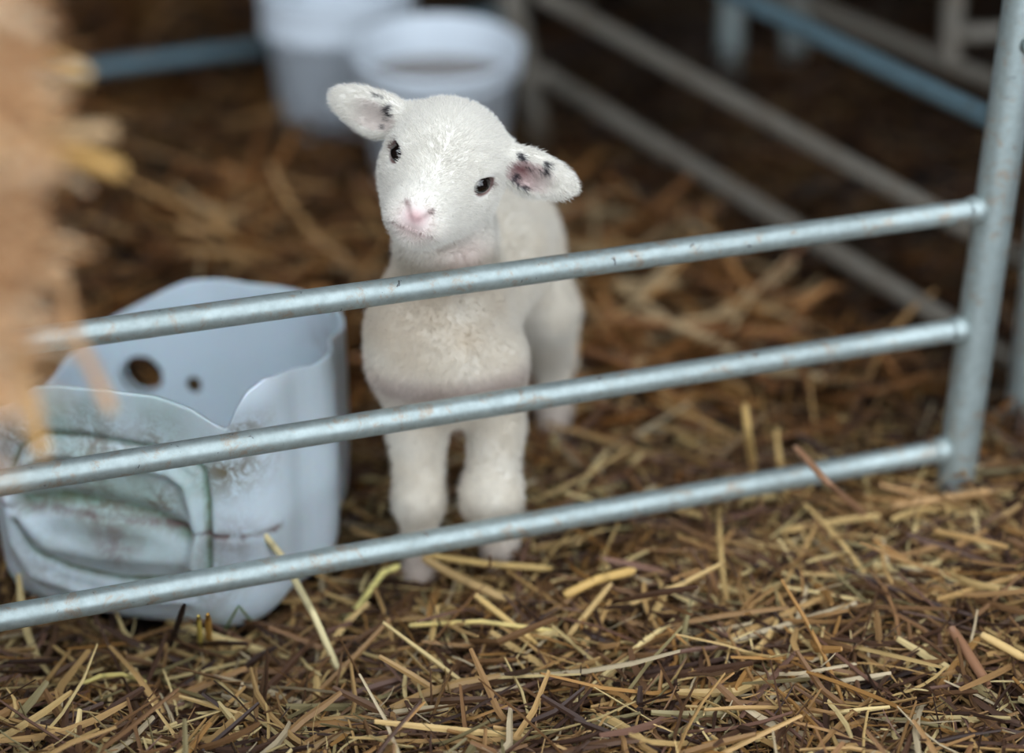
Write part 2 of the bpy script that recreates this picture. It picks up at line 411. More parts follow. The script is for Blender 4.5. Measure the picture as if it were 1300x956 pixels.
# rim height at marks along the cut edge: sight marks dropped on the footprint
marks = []
def s_of_px(px, front=True, side=None):
    # perimeter position whose wall (at mid height) projects to px on the chosen side
    z = .165; dep = PY*cp+(CAMH-z)*sp; X = 650+F*PX/dep
    cand = []
    for i in range(NS):
        j = (i+1) % NS
        if (X[i]-px)*(X[j]-px) <= 0: cand.append(i)
    fr = [i for i in cand] or [int(np.argmin(np.abs(X-px)))]
    fr.sort(key=lambda i: PY[i]); return fr[0] if front else fr[-1]
for px, py, fr in ((8, 520, True), (40, 494, True), (75, 492, True), (130, 497, True), (200, 506, True), (245, 522, True), (275, 540, True), (291, 548, True),
                   (303, 524, True), (318, 500, True), (345, 482, True), (375, 470, True), (404, 466, True), (425, 448, True), (440, 425, True), (450, 412, False), (436, 398, False), (405, 376, False), (350, 362, False), (290, 354, False), (235, 356, False), (205, 368, False), (170, 386, False), (130, 408, False), (95, 440, False), (60, 475, False), (35, 500, False)):
    i = s_of_px(px, fr); z = P(px, py, PY[i])[2]
    # second pass, the wall flares with height
    marks.append((ss[i], z))
marks = sorted(dict(marks).items()); ms = np.array([m[0] for m in marks]); mz = np.array([m[1] for m in marks])
rimz = np.interp(ss, np.concatenate([ms[-1:]-LP, ms, ms[:1]+LP]), np.concatenate([mz[-1:], mz, mz[:1]]))
k = np.array([1, 2, 1])/4.
for _ in range(2): rimz = k[0]*np.roll(rimz, 1)+k[1]*rimz+k[2]*np.roll(rimz, -1)
NZ = 96; RB = .042; ZB = -.026
V = np.zeros((NZ, NS, 3)); Cc = np.zeros((NZ, NS, 3))
rd = np.stack([PX-cen[0], PY-cen[1]], -1); rl = np.linalg.norm(rd, axis=1)
tg = np.stack([np.roll(PX, -1)-np.roll(PX, 1), np.roll(PY, -1)-np.roll(PY, 1)], -1); tg /= np.linalg.norm(tg, axis=1)[:, None]
nrm = np.stack([tg[:, 1], -tg[:, 0]], -1); nrm *= np.sign((nrm*rd).sum(1))[:, None]
for kz in range(NZ):
    f = kz/(NZ-1); z = ZB + (rimz-ZB)*f
    zz = z-ZB
    ins = np.where(zz < RB, RB*(1-np.sqrt(np.clip(1-(1-zz/RB)**2, 0, 1))), 0) + .006*np.cos(np.clip(zz/.18, 0, 1)*math.pi/2) - .004*np.sin(zz/.17*math.pi)
    V[kz, :, 0] = PX - nrm[:, 0]*ins; V[kz, :, 1] = PY - nrm[:, 1]*ins; V[kz, :, 2] = z
# moulded handle panel on the front face (drawn as ridges and grooves on the face)
def face_lines(lst):
    out = []
    for pts, amp, w, kind in lst:
        q = np.array([PL(px, py, [CORN[0][0], CORN[0][1]], [CORN[1][0], CORN[1][1]]) for px, py in pts])
        out.append((q, amp, w, kind))
    return out
LINES = face_lines([
    ([(12, 600), (22, 572), (50, 552), (110, 553), (180, 566), (235, 582), (256, 600), (262, 640), (263, 700), (262, 742)], -.0065, .0028, 'g'),
    ([(22, 610), (34, 586), (60, 572), (110, 574), (170, 588), (215, 598), (236, 614), (246, 650), (249, 730)], .0065, .0050, 'w'),
    ([(30, 640), (80, 634), (140, 642), (190, 656), (232, 678)], -.011, .0095, 'g'),
    ([(0, 645), (80, 650), (150, 658), (210, 670), (262, 682), (330, 698)], -.0018, .0016, 'b'),
    ([(20, 665), (40, 700), (90, 722), (160, 735), (225, 738), (248, 730)], -.006, .0035, 'g'),
    ([(30, 660), (60, 690), (120, 700), (235, 712)], .006, .009, 'w'),
    ([(4, 640), (10, 690), (40, 730), (120, 758), (240, 765)], .004, .006, 'w')])
def dist_poly(p, q):
    dm = np.full(len(p), 9.)
    for a, b in zip(q[:-1], q[1:]):
        ab = b-a; t_ = np.clip(((p-a)@ab)/(ab@ab), 0, 1); dm = np.minimum(dm, np.linalg.norm(p-(a+t_[:, None]*ab), axis=1))
    return dm
ff = np.where(PY < PX*0+cen[1]-.02)[0]
flat = V[:, ff].reshape(-1, 3)
disp = np.zeros(len(flat)); cg = np.zeros((len(flat), 3))
fd = np.array([CORN[1][0]-CORN[0][0], CORN[1][1]-CORN[0][1]]); fd /= np.linalg.norm(fd); fn = np.array([fd[1], -fd[0]])
infront = ((flat[:, :2]-CORN[0])@fn) > -.045
pf = flat.copy(); off = ((flat[:, :2]-CORN[0])@fn); pf[:, 0] -= off*fn[0]; pf[:, 1] -= off*fn[1]
for q, amp, w, kd in LINES:
    g = np.exp(-(dist_poly(pf, q)/w)**2)*infront; disp += amp*g
    if kd == 'g': cg[:, 1] = np.maximum(cg[:, 1], g*.95); cg[:, 0] = np.maximum(cg[:, 0], g*.6)
    if kd == 'b': cg[:, 2] = np.maximum(cg[:, 2], np.exp(-(dist_poly(pf, q)/(w*2.2))**2)*infront)
def blob(px, py, r, ch, amt):
    c = PL(px, py, CORN[0], CORN[1]); cg[:, ch] = np.maximum(cg[:, ch], amt*np.exp(-(np.linalg.norm(pf-c, axis=1)/r)**2)*infront)
for b_ in ((285, 600, .022, 0, 1), (300, 560, .012, 0, .8), (150, 690, .022, 2, .75), (130, 640, .03, 0, .7), (200, 640, .02, 0, .8), (120, 570, .035, 0, .75), (60, 575, .02, 0, .7),
           (200, 560, .02, 0, .6), (90, 545, .06, 1, .55), (150, 640, .06, 1, .75), (200, 530, .05, 1, .35), (290, 690, .02, 2, .6), (240, 600, .03, 1, .5), (100, 700, .05, 1, .25), (260, 740, .03, 0, .5), (20, 560, .03, 0, .8), (50, 730, .04, 0, .4)): blob(*b_)
V[:, ff] += 0
vf_ = V[:, ff].reshape(-1, 3); vf_[:, 0] += disp*fn[0]; vf_[:, 1] += disp*fn[1]; V[:, ff] = vf_.reshape(NZ, len(ff), 3)
Cc[:, ff] = cg.reshape(NZ, len(ff), 3)
# brown mark inside the back right corner, green drift on the right side
pt_ = V.reshape(-1, 3); cf = Cc.reshape(-1, 3)
c_ = np.array([-.150, 1.895, .10]); cf[:, 2] = np.maximum(cf[:, 2], .9*np.exp(-(np.linalg.norm((pt_-c_)*[1, 1, .6], axis=1)/.026)**2))
c_ = np.array([-.150, 1.86, .10]); cf[:, 1] = np.maximum(cf[:, 1], .3*np.exp(-(np.linalg.norm((pt_-c_)*[1, 1, .4], axis=1)/.03)**2))
faces = []
for kz in range(NZ-1):
    for i in range(NS):
        j = (i+1) % NS; faces.append((kz*NS+i, kz*NS+j, (kz+1)*NS+j, (kz+1)*NS+i))
faces = np.array(faces)
# filler mouth and the small keyhole cut through the back wall
back = 0
def wallpoint(px, py):
    # back wall point seen through the open top at px, py
    pts = V.reshape(-1, 3); dep = pts[:, 1]*cp+(CAMH-pts[:, 2])*sp
    x = 650+F*pts[:, 0]/dep; y = 478+F*((CAMH-pts[:, 2])*cp-pts[:, 1]*sp)/dep
    dd = (x-px)**2+(y-py)**2 + 1e6*((pts[:, :2]-cen)@np.array([.3, .95]) < .03)
    return pts[np.argmin(dd)]
HC = wallpoint(180, 478); KC = wallpoint(246, 488)
fc = V.reshape(-1, 3)[faces].mean(1)
cut = (np.linalg.norm(fc-HC, axis=1) < .0205) | (np.linalg.norm((fc-KC)*[1, 1, 1.0], axis=1) < .0075)
faces = faces[~cut]
# base
VB = [V.reshape(-1, 3)]; CB = [Cc.reshape(-1, 3)]; fb = []
prev = np.arange(NS); cnt = NZ*NS
for f in (.75, .5, .25, .02):
    ring = np.stack([cen[0]+(V[0, :, 0]-cen[0])*f, cen[1]+(V[0, :, 1]-cen[1])*f, np.full(NS, ZB)], -1)
    VB.append(ring); CB.append(np.zeros((NS, 3))); cur = cnt+np.arange(NS); cnt += NS
    fb.append(np.stack([np.roll(prev, -1), prev, cur, np.roll(cur, -1)], -1)); prev = cur
tub = mesh('cut_plastic_tub', np.vstack(VB), np.vstack([faces]+fb), M_TUB, None, True, np.vstack(CB))
tag(tub, 'white plastic drum cut open as a trough, dirty moulded handle facing out', 'trough')
sm = tub.modifiers.new('wall', 'SOLIDIFY'); sm.thickness = .0032; sm.offset = -1
# raised ring round the mouth, turned to the wall
i0 = int(np.argmin(np.linalg.norm(V.reshape(-1, 3)-HC, axis=1))) % NS
nn = np.array([nrm[i0, 0], nrm[i0, 1], 0]); tt = np.array([tg[i0, 0], tg[i0, 1], 0])
ringp = [(HC + nn*.001 + 0.0215*(math.cos(a_)*tt+math.sin(a_)*np.array([0, 0, 1]))) for a_ in np.linspace(0, 2*math.pi, 49)]
ringq = [(HC + nn*.012 + 0.0205*(math.cos(a_)*tt+math.sin(a_)*np.array([0, 0, 1]))) for a_ in np.linspace(0, 2*math.pi, 49)]
mesh('filler_mouth', *join(tube(ringp, .0022, 10, False), tube(ringq, .0022, 10, False)), M_TUB, tub, True, np.zeros((49*20, 3)))
# ------------------------------------------------------------------ lamb
EYEM = P(560, 212, 1.672)                       # point midway between the eyes
vv = CAM-EYEM; vv /= np.linalg.norm(vv)
Rt = np.array([1., 0, 0]); Dn = np.array([0, -sp, -cp])
roll = math.radians(19.5); ca, sa = math.cos(roll), math.sin(roll)
lat = ca*Rt + sa*Dn; dnv = -sa*Rt + ca*Dn
lat -= vv*(lat@vv); lat /= np.linalg.norm(lat); dnv -= vv*(dnv@vv); dnv -= lat*(dnv@lat); dnv /= np.linalg.norm(dnv)
HP = math.radians(18); HY = math.radians(5); HS = .90
fw0 = math.cos(HP)*vv + math.sin(HP)*dnv; up0 = -math.cos(HP)*dnv + math.sin(HP)*vv
fwd = math.cos(HY)*fw0 - math.sin(HY)*lat; latv = math.cos(HY)*lat + math.sin(HY)*fw0
HM = np.stack([latv, fwd, up0])                 # rows: local x, y, z
def H(x, y, z): return EYEM + HS*(x*latv + y*fwd + z*up0)
def smin(a, b, k):
    h = np.clip(.5+.5*(b-a)/k, 0, 1); return b*(1-h)+a*h-k*h*(1-h)
def cone(p, a, b, ra, rb):
    a = np.asarray(a); ab = np.asarray(b)-a; t_ = np.clip(((p-a)@ab)/(ab@ab), 0, 1)
    return np.linalg.norm(p-(a+t_[:, None]*ab), axis=1) - (ra+(rb-ra)*t_)
def ell(q, c, r):
    r = np.asarray(r, float); d = (q-np.asarray(c))/r; k0 = np.linalg.norm(d, axis=1); k1 = np.linalg.norm(d/r, axis=1)
    return k0*(k0-1)/np.maximum(k1, 1e-6)
FL_hoof = PZ(533, 742, .008); FR_hoof = PZ(632, 738, .008)
LF = [P(522, 455, 1.722), P(530, 545, 1.722), P(532, 640, 1.715), P(533, 690, 1.722), P(533, 727, 1.722)]
RF = [P(622, 455, 1.728), P(630, 540, 1.728), P(624, 630, 1.712), P(634, 680, 1.722), P(633, 722, 1.725)]
RH = [np.array([.012, 1.945, .19]), P(694, 395, 1.93), P(700, 450, 1.985), P(704, 515, 1.985), P(703, 545, 1.975)]
LH = [np.array([-.03, 1.955, .19]), P(590, 420, 1.93), P(588, 470, 1.985), P(588, 540, 1.985), P(588, 556, 1.975)]
CH = P(567, 420, 1.735)
def body_sdf(p):
    d = cone(p, CH+[0, 0, -.004], [-.022, 1.85, .220], .046, .045)
    d = smin(d, cone(p, [-.022, 1.85, .220], [-.008, 1.945, .211], .046, .043), .02)
    d = smin(d, cone(p, CH+[-.004, -.012, .0], CH+[.006, -.010, -.030], .044, .040), .02)
    # neck
    d = smin(d, cone(p, CH+[0, .01, .035], P(566, 305, 1.712), .042, .033), .025)
    for leg, rr in ((LF, (.025, .0195, .0165, .0125, .0135)), (RF, (.027, .0185, .0190, .0130, .0135)), (RH, (.030, .0245, .0185, .0135, .0135)), (LH, (.030, .024, .0165, .0125, .013))):
        g = None
        for i in range(4):
            c = cone(p, leg[i], leg[i+1], rr[i], rr[i+1]); g = c if g is None else smin(g, c, .010)
        d = smin(d, g, .018)
    d = smin(d, cone(p, RF[2]+[0, -.002, .004], RF[2]+[0, -.002, -.006], .0215, .0205), .008)
    d = smin(d, cone(p, LF[0], LF[0]+[0, 0, .03], .030, .030), .02)
    # tail
    d = smin(d, cone(p, [-.002, 1.975, .228], [.004, 2.010, .13], .013, .009), .01)
    # head
    q = (p-EYEM)@HM.T/HS
    x = np.abs(q[:, 0]); qa = np.stack([x, q[:, 1], q[:, 2]], -1)
    h = ell(q, (0, -.034, .004), (.0480, .050, .0425))
    h = smin(h, ell(q, (0, -.010, .007), (.040, .034, .035)), .02)
    h = smin(h, cone(q, np.array([0, -.005, -.006]), np.array([0, .040, -.021]), .034, .0215), .018)
    h = smin(h, cone(qa, np.array([.019, -.018, -.024]), np.array([.009, .036, -.032]), .0275, .0175), .016)   # cheeks
    h = smin(h, cone(qa, np.array([.012, -.03, -.032]), np.array([.006, .034, -.040]), .0265, .0145), .014)  # jaw
    h = smin(h, ell(q, (0, .050, -.024), (.0240, .020, .0170)), .010)      # muzzle
    h = smin(h, ell(qa, (.0115, .054, -.032), (.0135, .0135, .0115)), .006)  # upper lip pads
    h = smin(h, ell(q, (0, .044, -.0455), (.0160, .0150, .0090)), .006)     # chin
    h = smin(h, ell(qa, (.031, .002, .011), (.010, .012, .006)), .010)     # brow
    # mouth crease, nostrils, philtrum, eye sockets
    def cut(h, a, b, r, k=.002): return -smin(-h, cone(qa, np.array(a), np.array(b), r, r), k)
    h = cut(h, (0, .0690, -.0400), (.014, .0630, -.0380), .0020, .003)
    h = cut(h, (.014, .0630, -.0380), (.0235, .050, -.0325), .0017, .003)
    h = cut(h, (.0022, .0715, -.0265), (.0062, .0715, -.0235), .0017)
    h = cut(h, (.0062, .0715, -.0235), (.0100, .0675, -.0165), .0019)
    h = cut(h, (0, .0725, -.0280), (0, .0725, -.0390), .0011)
    h = -smin(-h, ell(qa, (.0395, .0080, .0005), (.0092, .0120, .0080)), .003)
    d = smin(d, cone(p, H(0, -.045, -.01), P(564, 300, 1.71), .030, .032), .02)
    d = smin(d, h*HS, .012)
    # ears
    e = ell(qa @ np.array([[1, 0, 0], [0, 1, 0], [0, 0, 1.]]), (.0750, -.030, .0145), (.0320, .0080, .0165))
    e = smin(e, ell(qa, (.066, -.030, .0120), (.020, .0075, .0180)), .006)
    e = smin(e, cone(qa, np.array([.040, -.030, .018]), np.array([.062, -.030, .017]), .014, .010), .008)
    e = -smin(-e, ell(qa, (.072, -.0190, .0125), (.0240, .0085, .0120)), .003)
    return smin(d, e*HS, .008)
# surface nets on the blocks near the surface
def surface_nets(f, lo, hi, hgrid, B=8):
    lo = np.array(lo); nb = np.ceil((np.array(hi)-lo)/(hgrid*B)).astype(int); n_ = nb*B+1
    c = lo + (np.stack(np.meshgrid(*[np.arange(k_) for k_ in nb], indexing='ij'), -1).reshape(-1, 3)+.5)*hgrid*B
    dc = f(c); act = np.abs(dc) < hgrid*B*1.25
    big = np.empty(n_, np.float32)
    # sign fill from coarse
    coarse = dc.reshape(nb); rep = np.repeat(np.repeat(np.repeat(coarse, B, 0), B, 1), B, 2)
    big[:-1, :-1, :-1] = rep; big[-1] = 1; big[:, -1] = 1; big[:, :, -1] = 1
    bi = np.argwhere(act.reshape(nb))
    loc = np.stack(np.meshgrid(*[np.arange(B+1)]*3, indexing='ij'), -1).reshape(-1, 3)
    for s0 in range(0, len(bi), 400):
        ijk = (bi[s0:s0+400, None]*B+loc[None]).reshape(-1, 3)
        big[ijk[:, 0], ijk[:, 1], ijk[:, 2]] = f(lo+ijk*hgrid)
    s_ = big < 0
    corners = [(i, j, k_) for i in (0, 1) for j in (0, 1) for k_ in (0, 1)]
    sh = [s_[i:n_[0]-1+i, j:n_[1]-1+j, k_:n_[2]-1+k_] for i, j, k_ in corners]
    cntv = sum(x.astype(np.int8) for x in sh); cell = (cntv > 0) & (cntv < 8)
    ci = np.argwhere(cell); vid = np.full(cell.shape, -1, np.int32); vid[cell] = np.arange(len(ci))
    acc = np.zeros((len(ci), 3)); w = np.zeros(len(ci))
    val = {c_: big[ci[:, 0]+c_[0], ci[:, 1]+c_[1], ci[:, 2]+c_[2]] for c_ in corners}
    for a_ in corners:
        for ax in range(3):
            if a_[ax]: continue
            b_ = list(a_); b_[ax] = 1; b_ = tuple(b_)
            va, vb = val[a_], val[b_]; m_ = (va < 0) != (vb < 0)
            t_ = np.where(m_, va/np.where(m_, va-vb, 1), 0)
            pnt = np.array(a_)[None]*np.ones((len(ci), 1)); pnt[:, ax] = t_
            acc += pnt*m_[:, None]; w += m_
    verts = lo+(ci+acc/w[:, None])*hgrid
    quads = []
    for ax in range(3):
        o1, o2 = (ax+1) % 3, (ax+2) % 3
        sl0 = [slice(1, n_[i]-1) for i in range(3)]; sl0[ax] = slice(0, n_[ax]-1)
        sl1 = list(sl0); sl1[ax] = slice(1, n_[ax])
        A = s_[tuple(sl0)]; Bm = s_[tuple(sl1)]
        e = np.argwhere(A != Bm)
        if not len(e): continue
        flip = A[e[:, 0], e[:, 1], e[:, 2]]
        g = e + np.array([0 if i == ax else 1 for i in range(3)])
        def gid(d1, d2):
            h_ = g.copy(); h_[:, o1] -= d1; h_[:, o2] -= d2; return vid[h_[:, 0], h_[:, 1], h_[:, 2]]
        q_ = np.stack([gid(1, 1), gid(0, 1), gid(0, 0), gid(1, 0)], -1)
        q_[~flip] = q_[~flip][:, ::-1]; quads.append(q_)
    return verts, np.vstack(quads)
bv, bf = surface_nets(body_sdf, (-.17, 1.575, -.03), (.10, 2.06, .43), .00135)
def lamb_colour(p):
    """coat colour: cream wool, pink skin round nose, eyes, inside ears, black ear specks, yellowed chest"""
    N = len(p); q = (p-EYEM)@HM.T/HS; x = np.abs(q[:, 0]); qa = np.stack([x, q[:, 1], q[:, 2]], -1)
    c = np.tile(np.array(srgb(242, 238, 228)[:3]), (N, 1))
    def to(rgb, m_):
        m_ = np.clip(m_, 0, 1)[:, None]; c[:] = c*(1-m_)+np.array(srgb(*rgb)[:3])*m_
    G = lambda d, r: np.exp(-np.clip(d/r, -1, 9)**2)
    nz_ = vnoise(p[:, 0]*140+p[:, 1]*90, p[:, 2]*150-p[:, 1]*60); nz2 = vnoise(p[:, 0]*45+p[:, 1]*30+7, p[:, 2]*50+3)
    bodym = np.clip((.30-p[:, 2])/.02, 0, 1)
    to((232, 222, 204), bodym*(.35+.5*nz2))
    front = np.exp(-((p[:, 1]-1.69)/.05)**2)
    to((206, 186, 158), front*np.exp(-((p[:, 2]-.235)/.045)**2)*(.15+.55*nz2)*.8)
    to((214, 178, 172), .4*np.exp(-(np.linalg.norm((p-P(592, 330, 1.675))*[1, 1, 1.3], axis=1)/.022)**2))
    to((206, 182, 178), .5*np.exp(-((p[:, 2]-.175)/.012)**2)*front)
    to((196, 178, 168), .6*np.clip((.045-p[:, 2])/.03, 0, 1))
    # nose
    dn_ = np.minimum(cone(qa, np.array([.001, .072, -.0275]), np.array([.0065, .0715, -.0225]), 0, 0), cone(qa, np.array([.0065, .0715, -.0225]), np.array([.0105, .067, -.0155]), 0, 0))
    to((228, 180, 178), .85*G(np.linalg.norm((q-[0, .072, -.024])*[1, 1, 1.25], axis=1), .0095))
    to((236, 204, 204), .55*G(np.linalg.norm((q-[0, .068, -.035]), axis=1), .014))
    to((112, 44, 52), 1.0*G(dn_, .0024))
    to((160, 84, 88), .9*G(cone(qa, np.array([0, .072, -.028]), np.array([0, .072, -.0385]), 0, 0), .0011))
    dm_ = np.minimum(cone(qa, np.array([0, .0690, -.0400]), np.array([.014, .0630, -.0380]), 0, 0), cone(qa, np.array([.014, .0630, -.0380]), np.array([.0235, .050, -.0325]), 0, 0))
    to((178, 112, 108), .85*G(dm_, .0021))
    # eyelids
    de = np.abs(ell(qa, (.0395, .0080, .0005), (.0096, .0124, .0084)))
    to((112, 66, 60), .9*G(de, .0011))
    # ears: inner hollow pink, black specks
    din = ell(qa, (.072, -.0190, .0125), (.0255, .0105, .0130))
    earm = (x > .044)*np.clip(-din/.0015+.6, 0, 1)
    right = q[:, 0] > 0
    to((202, 176, 172), earm*.8*np.where(right, 1, .45)*np.clip((.090-x)/.02, 0, 1))
    to((150, 96, 96), earm*right*.8*G(np.linalg.norm((qa-[.058, -.026, .014])*[1, .3, .7], axis=1), .008)*(.4+nz_))
    e_ = np.clip((x-.044)/.01, 0, 1)*(q[:, 1] > -.034)
    for sx_, ex, ez, r_ in ((-1, .058, .027, .0034), (-1, .0555, .0225, .0030), (-1, .071, .0325, .0024), (-1, .0665, .0325, .002), (-1, .082, .035, .0016), (-1, .057, .016, .0015), (-1, .0575, .010, .0018),
                            (1, .056, .0300, .0030), (1, .0585, .0285, .002), (1, .078, .030, .0028), (1, .0775, .0245, .0026), (1, .0560, .0095, .0040), (1, .062, .005, .0022), (1, .053, .017, .0015), (1, .068, .0045, .0018), (1, .064, .022, .002)):
        dd = np.sqrt((x-ex)**2+(q[:, 2]-ez+.0035)**2) + (nz_-.5)*.0040
        to((34, 32, 42), .92*(np.sign(q[:, 0]) == sx_)*e_*np.clip((r_*.92-dd)/.0010+.5, 0, 1))
    return c
bc = lamb_colour(bv)
lamb = mesh('lamb', bv, bf, M_SKIN, None, True, bc)
tag(lamb, 'small white newborn lamb standing in the pen with its head tilted', 'lamb')
# eyes
for sx_ in (-1, 1):
    c = H(sx_*.0322, .0042, .0004); V_, F_ = [], []
    prof = [(.0098*math.sin(a_)+1e-5, .0098*math.cos(a_)) for a_ in np.linspace(0, math.pi, 20)]
    v_, f_ = lathe(prof, 32)
    mesh('eye', np.array(v_)*[1, 1.05, .86]@HM + c, f_, M_EYE, lamb)
# hooves: cloven, two claws each
def hoof(top, z0):
    parts = []
    for sx_ in (-1, 1):
        prof = []
        pts = [(top[0]+sx_*.0065, top[1]+.001, top[2]+.004), (top[0]+sx_*.0068, top[1]-.002, top[2]-.006), (top[0]+sx_*.0075, top[1]-.006, z0+.004), (top[0]+sx_*.0075, top[1]-.008, z0)]
        parts.append(tube(pts, [.0085, .0095, .0098, .0088], 18))
    mesh('hoof', *join(*parts), M_HOOF, lamb)
for leg in (LF, RF, RH, LH): hoof(leg[4]+[0, 0, -.012], float(leg[4][2])-.038)
# coat fibres
tri = np.vstack([bf[:, [0, 1, 2]], bf[:, [0, 2, 3]]])
A_, B_, C_ = bv[tri[:, 0]], bv[tri[:, 1]], bv[tri[:, 2]]
nr = np.cross(B_-A_, C_-A_); ar = np.linalg.norm(nr, axis=1)/2
ctr = (A_+B_+C_)/3; qc = (ctr-EYEM)@HM.T/HS; qx = np.abs(qc[:, 0])
headm = (ctr[:, 2] > .295)
nolens = np.ones(len(tri))
facen = (nr/np.maximum(2*ar, 1e-12)[:, None])
NH = 150000
w = ar*(1+2.2*headm)
# bare skin: nose, eyes
dn_ = np.linalg.norm((qc-[0, .072, -.0245])*[1, 1, 1.2], axis=1); bare = dn_ < .0118
bare |= np.linalg.norm((np.stack([qx, qc[:, 1], qc[:, 2]], -1)-[.0375, .0090, .0005]), axis=1) < .0132
bare |= ((qx < .020) & (qc[:, 1] > .055) & (np.abs(qc[:, 2]+.0385) < .0016))
w = w*(~bare); w /= w.sum()
ti = rng.choice(len(tri), NH, p=w)
r1_, r2_ = np.sqrt(rng.random(NH)), rng.random(NH)
pp = (1-r1_)[:, None]*A_[ti]+(r1_*(1-r2_))[:, None]*B_[ti]+(r1_*r2_)[:, None]*C_[ti]
nn_ = facen[ti]
if (nn_*(pp-np.array([-.02, 1.85, .22]))).sum() < 0: nn_ = -nn_
qh = (pp-EYEM)@HM.T/HS; hm = pp[:, 2] > .295
# flow: on the face away from the nose; on the body down and back
fl = np.where(hm[:, None], -fwd*0.9+up0*.25+latv*np.sign(qh[:, 0])[:, None]*.35, np.array([0, .35, -.8]))
earh = np.abs(qh[:, 0]) > .046
fl = np.where((earh & hm)[:, None], latv*np.sign(qh[:, 0])[:, None]*1.2, fl)
fl = fl - nn_*(fl*nn_).sum(1)[:, None]
jit = rng.normal(0, .20, (NH, 3))
dirn = nn_*np.where(hm, .55, .75)[:, None] + fl*.75 + jit; dirn /= np.linalg.norm(dirn, axis=1)[:, None]
muz = np.exp(-(np.linalg.norm(qh-[0, .06, -.03], axis=1)/.028)**2)
Lh = np.where(hm, .0062, .0066)*(1-.72*muz)*rng.uniform(.6, 1.25, NH)*np.where(pp[:, 2] < .06, .6, 1)*np.where(np.linalg.norm(qh-[0,-.01,-.01],axis=1)<.07, .85, 1)
curl = rng.normal(0, 1, (NH, 3)); curl -= dirn*(curl*dirn).sum(1)[:, None]; curl /= np.linalg.norm(curl, axis=1)[:, None]
ca_ = np.where(hm, .07, .34)[:, None]*Lh[:, None]
K = 4; pos = np.zeros((NH, K, 3), np.float32)
for k_ in range(K):
    t_ = k_/(K-1)
    pos[:, k_] = pp - nn_*.0003 + dirn*(Lh*t_)[:, None] + curl*ca_*math.sin(t_*math.pi*1.2) - np.array([0, 0, .0009])*t_*t_
hc = bpy.data.hair_curves.new('wool'); hc.add_curves([K]*NH)
hc.attributes['position'].data.foreach_set('vector', pos.ravel())
ra = hc.attributes.get('radius') or hc.attributes.new('radius', 'FLOAT', 'POINT')
rr_ = np.tile(np.array([.00017, .00014, .00009, .00002], np.float32), NH); ra.data.foreach_set('value', rr_)
hcol = np.ones((NH, K, 4), np.float32); hcol[:, :, :3] = (lamb_colour(pp)*(.84+.20*rng.random((NH, 1))))[:, None]
ac = hc.attributes.new('Col', 'FLOAT_COLOR', 'POINT'); ac.data.foreach_set('color', np.clip(hcol, 0, 1).ravel())
hc.materials.append(M_FUR)
ho = bpy.data.objects.new('wool', hc); COL.objects.link(ho); ho.parent = lamb

